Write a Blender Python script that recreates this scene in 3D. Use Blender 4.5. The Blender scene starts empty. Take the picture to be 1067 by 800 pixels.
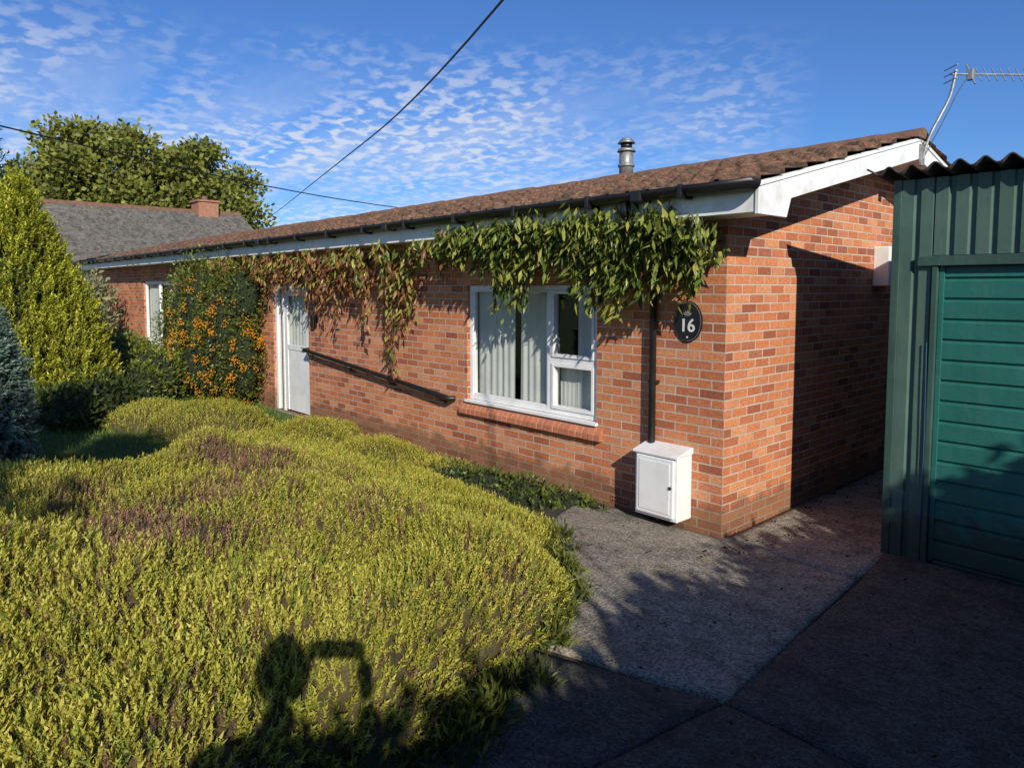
import bpy, bmesh, math, random
import numpy as np
from mathutils import Vector, Matrix
random.seed(3)
rng = np.random.default_rng(7)
scene = bpy.context.scene
scene.view_settings.view_transform = 'Standard'
scene.view_settings.look = 'None'
scene.view_settings.exposure = 0

# ------------------------------------------------------------------ helpers
def group(name, loc=(0, 0, 0)):
    o = bpy.data.objects.new(name, None)
    o.empty_display_size = 0.2
    scene.collection.objects.link(o)
    return o

def link(o, parent=None):
    scene.collection.objects.link(o)
    if parent is not None:
        o.parent = parent
    return o

def pyobj(name, verts, faces, mat=None, parent=None, smooth=False):
    me = bpy.data.meshes.new(name)
    me.from_pydata([tuple(v) for v in verts], [], faces)
    me.update()
    if smooth:
        for p in me.polygons: p.use_smooth = True
    o = bpy.data.objects.new(name, me)
    if mat: me.materials.append(mat)
    return link(o, parent)

def recalc(o):
    bm = bmesh.new(); bm.from_mesh(o.data)
    bmesh.ops.recalc_face_normals(bm, faces=bm.faces)
    bm.to_mesh(o.data); bm.free()

def box(name, x0, x1, y0, y1, z0, z1, mat, parent=None, bevel=0.004):
    v = [(x0,y0,z0),(x1,y0,z0),(x1,y1,z0),(x0,y1,z0),(x0,y0,z1),(x1,y0,z1),(x1,y1,z1),(x0,y1,z1)]
    f = [(0,3,2,1),(4,5,6,7),(0,1,5,4),(1,2,6,5),(2,3,7,6),(3,0,4,7)]
    o = pyobj(name, v, f, mat, parent)
    if bevel:
        m = o.modifiers.new('bev', 'BEVEL'); m.width = bevel; m.segments = 2
    return o

def prism_x(name, prof, x0, x1, mat, parent=None, bevel=0):
    n = len(prof)
    v = [(x0, a, b) for a, b in prof] + [(x1, a, b) for a, b in prof]
    f = [tuple(range(n)), tuple(range(2*n-1, n-1, -1))]
    for i in range(n):
        j = (i+1) % n
        f.append((i, i+n, j+n, j))
    o = pyobj(name, v, f, mat, parent); recalc(o)
    if bevel:
        m = o.modifiers.new('bev', 'BEVEL'); m.width = bevel; m.segments = 2
    return o

def tube(name, pts, r, mat, parent=None, smooth_curve=False, res=4):
    c = bpy.data.curves.new(name, 'CURVE'); c.dimensions = '3D'
    c.bevel_depth = r; c.bevel_resolution = res; c.use_fill_caps = True
    if smooth_curve:
        s = c.splines.new('NURBS'); s.points.add(len(pts)-1)
        for p, q in zip(s.points, pts): p.co = (*q, 1)
        s.use_endpoint_u = True; s.order_u = 3; s.resolution_u = 10
    else:
        s = c.splines.new('POLY'); s.points.add(len(pts)-1)
        for p, q in zip(s.points, pts): p.co = (*q, 1)
    o = bpy.data.objects.new(name, c); c.materials.append(mat)
    return link(o, parent)

def mesh_np(name, verts, faces, mat, parent=None, cols=None, smooth=False):
    verts = np.asarray(verts, dtype=np.float32); faces = np.asarray(faces, dtype=np.int32)
    k = faces.shape[1]; M = len(faces)
    me = bpy.data.meshes.new(name)
    me.vertices.add(len(verts)); me.vertices.foreach_set('co', verts.ravel())
    me.loops.add(M*k); me.loops.foreach_set('vertex_index', faces.ravel())
    me.polygons.add(M)
    me.polygons.foreach_set('loop_start', np.arange(0, M*k, k, dtype=np.int32))
    me.polygons.foreach_set('loop_total', np.full(M, k, dtype=np.int32))
    if smooth: me.polygons.foreach_set('use_smooth', np.ones(M, dtype=bool))
    me.update(calc_edges=True)
    if cols is not None:
        a = me.color_attributes.new('Col', 'FLOAT_COLOR', 'POINT')
        c = np.ones((len(verts), 4), dtype=np.float32); c[:, :3] = cols
        a.data.foreach_set('color', c.ravel())
    me.materials.append(mat)
    o = bpy.data.objects.new(name, me)
    return link(o, parent)

def frames(u, spin):
    u = u/np.linalg.norm(u, axis=1, keepdims=True)
    ref = np.tile(np.array([0.0, 0.0, 1.0]), (len(u), 1))
    ref[np.abs(u[:, 2]) > .9] = (1, 0, 0)
    a = np.cross(ref, u); a /= np.linalg.norm(a, axis=1, keepdims=True)
    b = np.cross(u, a)
    c, s = np.cos(spin)[:, None], np.sin(spin)[:, None]
    a2 = a*c + b*s; b2 = -a*s + b*c
    return np.stack([a2, b2, u], axis=2)

def scatter(name, tv, tf, tshade, pos, u, spin, scale, cols, mat, parent=None):
    R = frames(u, spin)
    K = len(pos); n = len(tv)
    sc = np.asarray(scale).reshape(K, -1)
    V = np.einsum('kij,nj->kni', R, tv)*sc[:, :1][:, None, :] + pos[:, None, :]
    F = tf[None] + (np.arange(K)*n)[:, None, None]
    C = np.clip(cols[:, None, :]*tshade[None, :, None], 0, .9)
    return mesh_np(name, V.reshape(-1, 3), F.reshape(-1, 3), mat, parent, C.reshape(-1, 3))

def leaf_t(w=.22, fold=.06, curl=.12):
    v = np.array([(0,0,0),(-w,fold,.42),(0,curl,1),(w,fold,.42),(0,0,.45)])
    f = np.array([(0,4,1),(1,4,2),(0,3,4),(4,3,2)])
    return v, f, np.array([.8,1,1,1,.85])
def quad_t(w=.35):
    v = np.array([(0,0,0),(-w,.05,.5),(0,0,1),(w,-.05,.5)])
    return v, np.array([(0,3,2),(0,2,1)]), np.array([.85,1,1,1])
def sprig_t(N=16, rad=.2, wid=.05, up=.18, s0=.45, s1=.6):
    V = []; F = []; S = []
    for k in range(N):
        z = .12 + k/N*.78; a = k*2.39996
        r = rad*(1-.55*z)
        d = np.array([math.cos(a), math.sin(a), 0]); t = np.array([-d[1], d[0], 0])
        b = np.array([0, 0, z])
        i = len(V)
        V += [b - t*wid, b + t*wid, b + d*r + np.array([0, 0, up])]
        F.append((i, i+1, i+2)); s = s0 + s1*z; S += [s*.8, s*.8, s*1.05]
    return np.array(V), np.array(F), np.array(S)

def pn(x, y, s=1., seed=0):
    r = np.random.default_rng(seed); o = 0
    for i in range(7):
        a = r.uniform(0, 6.28); k = s*r.uniform(.6, 2.2); p = r.uniform(0, 6.28)
        o = o + np.sin(k*(np.cos(a)*x + np.sin(a)*y) + p)
    return o/4.

def ss(t): t = np.clip(t, 0, 1); return t*t*(3-2*t)
def g(x, y):
    x = np.asarray(x, float); y = np.asarray(y, float)
    return .09*np.clip(-y, 0, 5)

# ------------------------------------------------------------------ materials
def new_mat(name):
    m = bpy.data.materials.new(name); m.use_nodes = True
    nt = m.node_tree; nt.nodes.clear()
    out = nt.nodes.new('ShaderNodeOutputMaterial')
    b = nt.nodes.new('ShaderNodeBsdfPrincipled')
    nt.links.new(b.outputs[0], out.inputs[0])
    return m, nt, b, out

def N(nt, t, **kw):
    n = nt.nodes.new(t)
    for k, v in kw.items(): setattr(n, k, v)
    return n

def ramp(nt, fac, stops):
    r = N(nt, 'ShaderNodeValToRGB')
    e = r.color_ramp.elements
    while len(e) < len(stops): e.new(.5)
    for el, (p, c) in zip(e, stops):
        el.position = p; el.color = (*c, 1) if len(c) == 3 else c
    nt.links.new(fac, r.inputs[0]); return r

def noise(nt, vec, scale, detail=6, rough=.6):
    n = N(nt, 'ShaderNodeTexNoise'); n.inputs['Scale'].default_value = scale
    n.inputs['Detail'].default_value = detail; n.inputs['Roughness'].default_value = rough
    if vec is not None: nt.links.new(vec, n.inputs['Vector'])
    return n

def mixc(nt, fac, a, b, mode='MIX'):
    m = N(nt, 'ShaderNodeMix', data_type='RGBA', blend_type=mode)
    for s, v in ((0, fac), (6, a), (7, b)):
        if isinstance(v, bpy.types.NodeSocket): nt.links.new(v, m.inputs[s])
        elif s == 0: m.inputs[0].default_value = v
        else: m.inputs[s].default_value = (*v, 1)
    return m.outputs[2]

def bump(nt, b, h, strength=.3, dist=.01):
    n = N(nt, 'ShaderNodeBump'); n.inputs['Strength'].default_value = strength
    n.inputs['Distance'].default_value = dist
    nt.links.new(h, n.inputs['Height']); nt.links.new(n.outputs[0], b.inputs['Normal'])

def simple(name, c1, c2, scale=6, rough=.6, bmp=.2, bscale=60, metallic=0, dirt=None, dirt_amt=.5, bdist=.004):
    m, nt, b, out = new_mat(name)
    tc = N(nt, 'ShaderNodeTexCoord').outputs['Object']
    n = noise(nt, tc, scale)
    c = ramp(nt, n.outputs[0], [(.35, c1), (.65, c2)]).outputs[0]
    if dirt:
        n2 = noise(nt, tc, scale*.6+2.3, 8, .7)
        f = ramp(nt, n2.outputs[0], [(.52, (0,0,0)), (.7, (dirt_amt,)*3)]).outputs[0]
        c = mixc(nt, f, c, dirt)
    nt.links.new(c, b.inputs['Base Color'])
    b.inputs['Roughness'].default_value = rough; b.inputs['Metallic'].default_value = metallic
    if bmp:
        n3 = noise(nt, tc, bscale); bump(nt, b, n3.outputs[0], bmp, bdist)
    return m

def foliage(name, transl=.3, rough=.55):
    m, nt, b, out = new_mat(name)
    a = N(nt, 'ShaderNodeAttribute', attribute_name='Col')
    nt.links.new(a.outputs['Color'], b.inputs['Base Color'])
    b.inputs['Roughness'].default_value = rough
    b.inputs['Specular IOR Level'].default_value = .3
    t = N(nt, 'ShaderNodeBsdfTranslucent'); nt.links.new(a.outputs['Color'], t.inputs[0])
    mx = N(nt, 'ShaderNodeMixShader'); mx.inputs[0].default_value = transl
    nt.links.new(b.outputs[0], mx.inputs[1]); nt.links.new(t.outputs[0], mx.inputs[2])
    nt.links.new(mx.outputs[0], out.inputs[0])
    return m
FOL = foliage('foliage'); FOL_GLOSS = foliage('glossy_foliage', .25, .35); FOL_H = foliage('heather_foliage', .38, .6)

def brick_mat():
    m, nt, b, out = new_mat('red_brick')
    uv = N(nt, 'ShaderNodeUVMap').outputs[0]
    nz = noise(nt, uv, 30, 3)
    sub = N(nt, 'ShaderNodeVectorMath', operation='SUBTRACT'); nt.links.new(nz.outputs['Color'], sub.inputs[0]); sub.inputs[1].default_value = (.5,.5,.5)
    sc = N(nt, 'ShaderNodeVectorMath', operation='SCALE'); nt.links.new(sub.outputs[0], sc.inputs[0]); sc.inputs['Scale'].default_value = .007
    ad = N(nt, 'ShaderNodeVectorMath', operation='ADD'); nt.links.new(uv, ad.inputs[0]); nt.links.new(sc.outputs[0], ad.inputs[1])
    br = N(nt, 'ShaderNodeTexBrick'); nt.links.new(ad.outputs[0], br.inputs['Vector'])
    br.offset = .5
    for k, v in (('Scale', 1), ('Mortar Size', .0060), ('Mortar Smooth', .12), ('Bias', 0), ('Brick Width', .225), ('Row Height', .075)):
        br.inputs[k].default_value = v
    br.inputs['Color1'].default_value = (0, 0, 0, 1); br.inputs['Color2'].default_value = (1, 1, 1, 1); br.inputs['Mortar'].default_value = (.5, .5, .5, 1)
    cr = ramp(nt, br.outputs['Color'], [(0, (.33,.11,.06)), (.15, (.48,.165,.08)), (.4, (.60,.215,.095)), (.65, (.65,.26,.115)), (.82, (.68,.32,.165)), (.93, (.54,.19,.095)), (1., (.38,.15,.10))])
    n1 = noise(nt, uv, 1.3, 5)
    v1 = ramp(nt, n1.outputs[0], [(.3, (.84,.82,.80)), (.7, (1.08,1.06,1.04))]).outputs[0]
    c = mixc(nt, 1., cr.outputs[0], v1, 'MULTIPLY')
    n2 = noise(nt, uv, 38, 6, .75)
    v2 = ramp(nt, n2.outputs[0], [(.32, (.66,.63,.60)), (.62, (1.12,1.12,1.12))]).outputs[0]
    c = mixc(nt, 1., c, v2, 'MULTIPLY')
    nm = noise(nt, uv, 2.2, 5)
    mort = ramp(nt, nm.outputs[0], [(.3, (.42,.34,.26)), (.7, (.62,.54,.44))]).outputs[0]
    c = mixc(nt, br.outputs['Fac'], c, mort)
    sx = N(nt, 'ShaderNodeSeparateXYZ'); nt.links.new(uv, sx.inputs[0])
    nd = noise(nt, uv, 5, 5)
    ma = N(nt, 'ShaderNodeMath', operation='MULTIPLY_ADD'); nt.links.new(nd.outputs[0], ma.inputs[0]); ma.inputs[1].default_value = -.45; nt.links.new(sx.outputs[1], ma.inputs[2])
    fd = ramp(nt, ma.outputs[0], [(0, (.6,.6,.6)), (.10, (0,0,0))]).outputs[0]
    c = mixc(nt, fd, c, (.13,.085,.05))
    ne = noise(nt, uv, 3.7, 8, .75)
    fe = ramp(nt, ne.outputs[0], [(.60, (0,0,0)), (.78, (.4,.4,.4))]).outputs[0]
    c = mixc(nt, fe, c, (.60,.48,.38))
    nt.links.new(c, b.inputs['Base Color']); b.inputs['Roughness'].default_value = .88
    b.inputs['Specular IOR Level'].default_value = .2
    inv = N(nt, 'ShaderNodeMath', operation='SUBTRACT'); inv.inputs[0].default_value = 1; nt.links.new(br.outputs['Fac'], inv.inputs[1])
    h = N(nt, 'ShaderNodeMath', operation='MULTIPLY_ADD'); nt.links.new(n2.outputs[0], h.inputs[0]); h.inputs[1].default_value = .35; nt.links.new(inv.outputs[0], h.inputs[2])
    bump(nt, b, h.outputs[0], .8, .006)
    return m
BRICK = brick_mat()

WHITE = simple('white_upvc', (.76,.76,.74), (.86,.86,.84), 3, .35, .05, 30, dirt=(.45,.43,.36), dirt_amt=.25)
WHITE_BOARD = simple('white_painted_board', (.78,.78,.75), (.88,.88,.85), 2.5, .5, .15, 25, dirt=(.36,.35,.27), dirt_amt=.4)
BLACK = simple('black_plastic', (.008,.008,.009), (.016,.016,.016), 5, .4, .1, 40)
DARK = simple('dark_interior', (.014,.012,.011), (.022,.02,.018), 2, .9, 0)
METAL = simple('galvanised_steel', (.30,.31,.32), (.45,.46,.47), 9, .4, .1, 60, metallic=.7, dirt=(.12,.1,.08))
METAL_D = simple('weathered_aluminium', (.22,.22,.21), (.4,.4,.39), 20, .5, .1, 60, metallic=.5)
RIDGE = simple('ridge_tile_clay', (.16,.08,.05), (.24,.13,.08), 8, .9, .5, 40, dirt=(.09,.085,.05), dirt_amt=.8)
CHIM = simple('chimney_brick', (.30,.13,.08), (.40,.2,.12), 12, .9, .3, 30)
def net_mat():
    m, nt, b, out = new_mat('net_curtain')
    b.inputs['Roughness'].default_value = .9
    tc = N(nt, 'ShaderNodeTexCoord').outputs['Object']
    n = noise(nt, tc, 5); nt.links.new(ramp(nt, n.outputs[0], [(.3, (.66,.66,.63)), (.7, (.78,.78,.75))]).outputs[0], b.inputs['Base Color'])
    return m
CURTAIN = net_mat()

def glass_mat():
    m = bpy.data.materials.new('window_glass'); m.use_nodes = True
    nt = m.node_tree; nt.nodes.clear()
    out = N(nt, 'ShaderNodeOutputMaterial'); tr = N(nt, 'ShaderNodeBsdfTransparent'); tr.inputs[0].default_value = (.86,.89,.87,1)
    gl = N(nt, 'ShaderNodeBsdfGlossy'); gl.inputs['Roughness'].default_value = .01
    mx = N(nt, 'ShaderNodeMixShader'); mx.inputs[0].default_value = .13
    nt.links.new(tr.outputs[0], mx.inputs[1]); nt.links.new(gl.outputs[0], mx.inputs[2]); nt.links.new(mx.outputs[0], out.inputs[0])
    n = noise(nt, N(nt, 'ShaderNodeTexCoord').outputs['Object'], 1.7, 1)
    bp = N(nt, 'ShaderNodeBump'); bp.inputs['Strength'].default_value = .25; bp.inputs['Distance'].default_value = .01
    nt.links.new(n.outputs[0], bp.inputs['Height']); nt.links.new(bp.outputs[0], gl.inputs['Normal'])
    return m
GLASS = glass_mat()

def tile_mat(name, cols, lichen, w=.2, h=.32, lich=.75):
    m, nt, b, out = new_mat(name)
    tc = N(nt, 'ShaderNodeTexCoord').outputs['Object']
    br = N(nt, 'ShaderNodeTexBrick'); nt.links.new(tc, br.inputs['Vector']); br.offset = 0
    for k, v in (('Scale', 1), ('Mortar Size', .0), ('Brick Width', w), ('Row Height', h)): br.inputs[k].default_value = v
    br.inputs['Color1'].default_value = (0,0,0,1); br.inputs['Color2'].default_value = (1,1,1,1)
    c = ramp(nt, br.outputs['Color'], [(0, cols[0]), (.5, cols[1]), (1, cols[2])]).outputs[0]
    n = noise(nt, tc, 9, 8, .75)
    f = ramp(nt, n.outputs[0], [(.50, (0,0,0)), (.62, (lich,)*3)]).outputs[0]
    c = mixc(nt, f, c, lichen)
    nb_ = noise(nt, tc, 5, 8, .75)
    fb = ramp(nt, nb_.outputs[0], [(.48, (0,0,0)), (.60, (.85,.85,.85))]).outputs[0]
    c = mixc(nt, fb, c, (.055,.045,.03))
    n3 = noise(nt, tc, 35, 6, .7)
    f2 = ramp(nt, n3.outputs[0], [(.35, (.45,.45,.45)), (.6, (1.15,1.15,1.15))]).outputs[0]
    c = mixc(nt, 1., c, f2, 'MULTIPLY')
    nt.links.new(c, b.inputs['Base Color']); b.inputs['Roughness'].default_value = .92
    bump(nt, b, n3.outputs[0], .7, .012)
    return m
TILE = tile_mat('roof_tile_brown', [(.19,.09,.05), (.25,.12,.065), (.13,.07,.045)], (.34,.21,.12))
TILE_G = tile_mat('roof_tile_grey', [(.13,.12,.11), (.17,.155,.14), (.11,.10,.09)], (.24,.22,.16), .25, .25)

def green_mat(name, c1, c2, rough=.45, streak=.6):
    m, nt, b, out = new_mat(name)
    tc = N(nt, 'ShaderNodeTexCoord').outputs['Object']
    n = noise(nt, tc, 3, 6)
    c = ramp(nt, n.outputs[0], [(.3, c1), (.7, c2)]).outputs[0]
    mp = N(nt, 'ShaderNodeMapping'); mp.inputs['Scale'].default_value = (14, 14, 1.2); nt.links.new(tc, mp.inputs[0])
    ns = noise(nt, mp.outputs[0], 1, 7, .7)
    f = ramp(nt, ns.outputs[0], [(.48, (0,0,0)), (.72, (streak,)*3)]).outputs[0]
    c = mixc(nt, f, c, (.11,.15,.12))
    n7 = noise(nt, tc, 22, 8, .8)
    f7 = ramp(nt, n7.outputs[0], [(.60, (0,0,0)), (.68, (streak*.8,)*3)]).outputs[0]
    c = mixc(nt, f7, c, (.05,.055,.03))
    sx = N(nt, 'ShaderNodeSeparateXYZ'); nt.links.new(tc, sx.inputs[0])
    n4 = noise(nt, tc, 9, 6)
    ma = N(nt, 'ShaderNodeMath', operation='MULTIPLY_ADD'); nt.links.new(n4.outputs[0], ma.inputs[0]); ma.inputs[1].default_value = -.6; nt.links.new(sx.outputs[2], ma.inputs[2])
    fd = ramp(nt, ma.outputs[0], [(0, (.8,.8,.8)), (.15, (0,0,0))]).outputs[0]
    c = mixc(nt, fd, c, (.03,.04,.025))
    nt.links.new(c, b.inputs['Base Color']); b.inputs['Roughness'].default_value = rough
    n5 = noise(nt, tc, 7, 3); bump(nt, b, n5.outputs[0], .25, .02)
    return m
GREEN_WALL = green_mat('green_painted_steel', (.045,.10,.075), (.075,.145,.115), .6)
GREEN_DOOR = green_mat('green_painted_door', (.012,.115,.09), (.02,.155,.125), .5, .22)
GREEN_TRIM = green_mat('green_painted_timber', (.025,.065,.05), (.04,.095,.075), .6)
ROOF_SHEET = simple('weathered_roof_sheet', (.03,.03,.03), (.07,.065,.06), 5, .9, .4, 30, dirt=(.06,.07,.03))

def concrete(name, c1, c2, c3, bs=.5):
    m, nt, b, out = new_mat(name)
    tc = N(nt, 'ShaderNodeTexCoord').outputs['Object']
    n = noise(nt, tc, 1.6, 8, .65)
    c = ramp(nt, n.outputs[0], [(.3, c1), (.7, c2)]).outputs[0]
    n2 = noise(nt, tc, 5.5, 8, .75)
    f = ramp(nt, n2.outputs[0], [(.47, (0,0,0)), (.62, (.8,.8,.8))]).outputs[0]
    c = mixc(nt, f, c, c3)
    v = N(nt, 'ShaderNodeTexVoronoi'); v.inputs['Scale'].default_value = 90; nt.links.new(tc, v.inputs[0])
    fs = ramp(nt, v.outputs['Color'], [(.2, (.5,.5,.5)), (.8, (1.4,1.4,1.37))]).outputs[0]
    c = mixc(nt, 1., c, fs, 'MULTIPLY')
    nw = noise(nt, tc, 2.5, 4)
    vm = N(nt, 'ShaderNodeVectorMath', operation='MULTIPLY_ADD'); nt.links.new(nw.outputs['Color'], vm.inputs[0]); vm.inputs[1].default_value = (.5,.5,.5); nt.links.new(tc, vm.inputs[2])
    vc = N(nt, 'ShaderNodeTexVoronoi', feature='DISTANCE_TO_EDGE'); vc.inputs['Scale'].default_value = .45; nt.links.new(vm.outputs[0], vc.inputs[0])
    fc = ramp(nt, vc.outputs['Distance'], [(.002, (.6,.6,.6)), (.006, (0,0,0))]).outputs[0]
    c = mixc(nt, fc, c, (.05,.045,.035))
    nt.links.new(c, b.inputs['Base Color']); b.inputs['Roughness'].default_value = .9
    n3 = noise(nt, tc, 40, 8, .8)
    ad = N(nt, 'ShaderNodeMath', operation='MULTIPLY_ADD'); nt.links.new(v.outputs['Distance'], ad.inputs[0]); ad.inputs[1].default_value = .6; nt.links.new(n3.outputs[0], ad.inputs[2])
    bump(nt, b, ad.outputs[0], bs, .018)
    return m
CONC = concrete('path_concrete', (.25,.215,.17), (.38,.335,.27), (.13,.115,.09), .6)
CONC_D = concrete('driveway_concrete', (.075,.07,.06), (.13,.12,.105), (.038,.036,.03), 1.0)
SOIL = simple('soil', (.035,.027,.018), (.07,.055,.035), 8, 1, .8, 40, bdist=.02)
UNDER = simple('heather_twigs', (.06,.05,.018), (.12,.095,.035), 10, 1, .8, 50, bdist=.03)
def grass_ground():
    m, nt, b, out = new_mat('grass_turf')
    tc = N(nt, 'ShaderNodeTexCoord').outputs['Object']
    n = noise(nt, tc, 2, 8, .7); c = ramp(nt, n.outputs[0], [(.3, (.04,.07,.014)), (.7, (.09,.14,.03))]).outputs[0]
    nt.links.new(c, b.inputs['Base Color']); b.inputs['Roughness'].default_value = 1
    bump(nt, b, noise(nt, tc, 30).outputs[0], .8, .03); return m
TURF = grass_ground()
BARK = simple('bark', (.08,.06,.04), (.14,.11,.08), 12, .95, .8, 30, bdist=.02)
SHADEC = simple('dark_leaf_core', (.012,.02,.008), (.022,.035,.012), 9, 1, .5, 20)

# ------------------------------------------------------------------ world + sun
LD = Vector((-.883, .469, 0)).normalized(); EL = math.radians(27.7)
w = bpy.data.worlds.new('World'); scene.world = w; w.use_nodes = True
nt = w.node_tree; nt.nodes.clear()
wo = N(nt, 'ShaderNodeOutputWorld'); bg = N(nt, 'ShaderNodeBackground'); bg.inputs[1].default_value = .095
sky = N(nt, 'ShaderNodeTexSky', sky_type='NISHITA'); sky.sun_disc = False
sky.sun_elevation = EL; sky.sun_rotation = math.radians(118); sky.air_density = 1.0; sky.dust_density = .3; sky.ozone_density = 2.5
tc = N(nt, 'ShaderNodeTexCoord').outputs['Generated']
sx = N(nt, 'ShaderNodeSeparateXYZ'); nt.links.new(tc, sx.inputs[0])
az = N(nt, 'ShaderNodeMath', operation='ADD'); nt.links.new(sx.outputs[2], az.inputs[0]); az.inputs[1].default_value = .14
mxz = N(nt, 'ShaderNodeMath', operation='MAXIMUM'); nt.links.new(az.outputs[0], mxz.inputs[0]); mxz.inputs[1].default_value = .02
cb = N(nt, 'ShaderNodeCombineXYZ')
for i in (0, 1):
    d = N(nt, 'ShaderNodeMath', operation='DIVIDE'); nt.links.new(sx.outputs[i], d.inputs[0]); nt.links.new(mxz.outputs[0], d.inputs[1]); nt.links.new(d.outputs[0], cb.inputs[i])
P = cb.outputs[0]
small = noise(nt, P, 15.0, 4, .5); small.inputs['Distortion'].default_value = .2
sf = ramp(nt, small.outputs[0], [(.46, (0,0,0)), (.60, (1,1,1))]).outputs[0]
big = noise(nt, P, 1.1, 4, .55)
bf = ramp(nt, big.outputs[0], [(.37, (0,0,0)), (.57, (1,1,1))]).outputs[0]
zf = ramp(nt, sx.outputs[2], [(.0, (.6,.6,.6)), (.12, (1,1,1)), (.23, (.85,.85,.85)), (.33, (0,0,0))]).outputs[0]
dt = N(nt, 'ShaderNodeVectorMath', operation='DOT_PRODUCT'); nt.links.new(tc, dt.inputs[0]); dt.inputs[1].default_value = (-.669, -.743, 0)
ofs = N(nt, 'ShaderNodeMath', operation='ADD'); nt.links.new(dt.outputs['Value'], ofs.inputs[0]); ofs.inputs[1].default_value = .38
lf = ramp(nt, ofs.outputs[0], [(.0, (.0,.0,.0)), (.12, (.6,.6,.6)), (.42, (1,1,1))])
m1 = mixc(nt, 1., sf, bf, 'MULTIPLY'); m2 = mixc(nt, 1., m1, zf, 'MULTIPLY')
mp = N(nt, 'ShaderNodeMapping'); mp.inputs['Rotation'].default_value = (0, 0, .6); mp.inputs['Scale'].default_value = (.5, 1.8, 1); nt.links.new(P, mp.inputs[0])
cir = noise(nt, mp.outputs[0], 1.6, 8, .62); cf = ramp(nt, cir.outputs[0], [(.40, (0,0,0)), (.72, (.65,.65,.65))]).outputs[0]
zc = ramp(nt, sx.outputs[2], [(.0, (1,1,1)), (.18, (.9,.9,.9)), (.30, (0,0,0))]).outputs[0]
m3 = mixc(nt, 1., cf, zc, 'MULTIPLY')
tot = mixc(nt, 1., m2, m3, 'SCREEN')
tot = mixc(nt, 1., tot, lf.outputs[0], 'MULTIPLY')
tot = mixc(nt, 1., tot, (.85,.85,.85), 'MULTIPLY')
tint = mixc(nt, 1., sky.outputs[0], (.50,.80,1.28), 'MULTIPLY')
fin = mixc(nt, tot, tint, (7.8,8.2,9.0))
nt.links.new(fin, bg.inputs[0]); nt.links.new(bg.outputs[0], wo.inputs[0])

sd = bpy.data.lights.new('sun', 'SUN'); sd.energy = 5.0; sd.angle = math.radians(.5); sd.color = (1, .93, .82)
so = bpy.data.objects.new('sun', sd); scene.collection.objects.link(so)
L3 = Vector((LD.x*math.cos(EL), LD.y*math.cos(EL), -math.sin(EL)))
so.rotation_euler = L3.to_track_quat('-Z', 'Y').to_euler(); so.location = (20, -12, 14)

# ------------------------------------------------------------------ camera
CAM = Vector((2.955, -4.877, 2.0)); Fv = Vector((-.743, .669, 0)).normalized(); Rv = Vector((.669, .743, 0)).normalized()
PITCH = math.radians(4.1)
cd = bpy.data.cameras.new('camera'); cd.sensor_width = 36; cd.lens = 24.97; cd.clip_start = .02; cd.clip_end = 1500
cd.shift_y = -.044
co = bpy.data.objects.new('camera', cd); scene.collection.objects.link(co); co.location = CAM
vd = Fv*math.cos(PITCH) + Vector((0, 0, -math.sin(PITCH)))
co.rotation_euler = vd.to_track_quat('-Z', 'Y').to_euler(); scene.camera = co

# ------------------------------------------------------------------ ground
def axis(lo, hi, step, far):
    a = list(np.arange(lo, hi+1e-6, step)); s = step; x = hi
    while x < far: s *= 1.5; x += s; a.append(x)
    s = step; x = lo
    while x > -far: s *= 1.5; x -= s; a.insert(0, x)
    return np.array(a)
xs = axis(-12, 7, .25, 700); ys = axis(-8, 8, .25, 700)
X, Y = np.meshgrid(xs, ys); Z = g(X, Y) + .010*pn(X, Y, 2.0, 5)*(np.abs(X) < 30)
nx, ny = len(xs), len(ys)
V = np.stack([X, Y, Z], -1).reshape(-1, 3); I = np.arange(nx*ny).reshape(ny, nx)
Fq = np.stack([I[:-1, :-1], I[:-1, 1:], I[1:, 1:], I[1:, :-1]], -1).reshape(-1, 4)
mesh_np('ground', V, Fq, TURF, smooth=True)

def slab(name, c, mat, n, m, off, rag=0.0, wob=.006):
    a, b_, c_, d_ = [np.array(p, float) for p in c]
    U, W = np.meshgrid(np.linspace(0, 1, n), np.linspace(0, 1, m))
    Pp = (a*(1-U[..., None]) + b_*U[..., None])*(1-W[..., None]) + (d_*(1-U[..., None]) + c_*U[..., None])*W[..., None]
    ed = (U == 0) | (U == 1) | (W == 0) | (W == 1)
    Pp[..., 0] += rag*pn(Pp[..., 0], Pp[..., 1], 14, 3)*ed; Pp[..., 1] += rag*pn(Pp[..., 1], Pp[..., 0], 14, 4)*ed
    z = g(Pp[..., 0], Pp[..., 1]) + off + wob*pn(Pp[..., 0], Pp[..., 1], 2.5, 9)
    top = np.concatenate([Pp, z[..., None]], -1)
    bot = top.copy(); bot[..., 2] -= .12
    V = np.concatenate([top.reshape(-1, 3), bot.reshape(-1, 3)])
    I = np.arange(n*m).reshape(m, n); K = n*m
    F = np.stack([I[:-1, :-1], I[:-1, 1:], I[1:, 1:], I[1:, :-1]], -1).reshape(-1, 4).tolist()
    loop = list(I[0, :]) + list(I[1:, -1]) + list(I[-1, -2::-1]) + list(I[-2:0:-1, 0])
    for i in range(len(loop)):
        p, q = loop[i], loop[(i+1) % len(loop)]
        F.append([p, p+K, q+K, q])
    return mesh_np(name, V, np.array(F), mat)
slab('paving_base', [(-1.0,.55), (5.25,.55), (5.25,-8.05), (.25,-8.05)], SOIL, 40, 60, .022)
slab('flower_bed_soil', [(-4.6,-.01), (-.99,-.01), (-.60,-1.5), (-4.6,-1.6)], SOIL, 40, 20, .026, .01, .010)
slab('path', [(-1.45,-.035), (1.04,-.035), (1.40,-2.25), (-.1,-2.75)], CONC, 40, 40, .042, .004)
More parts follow.
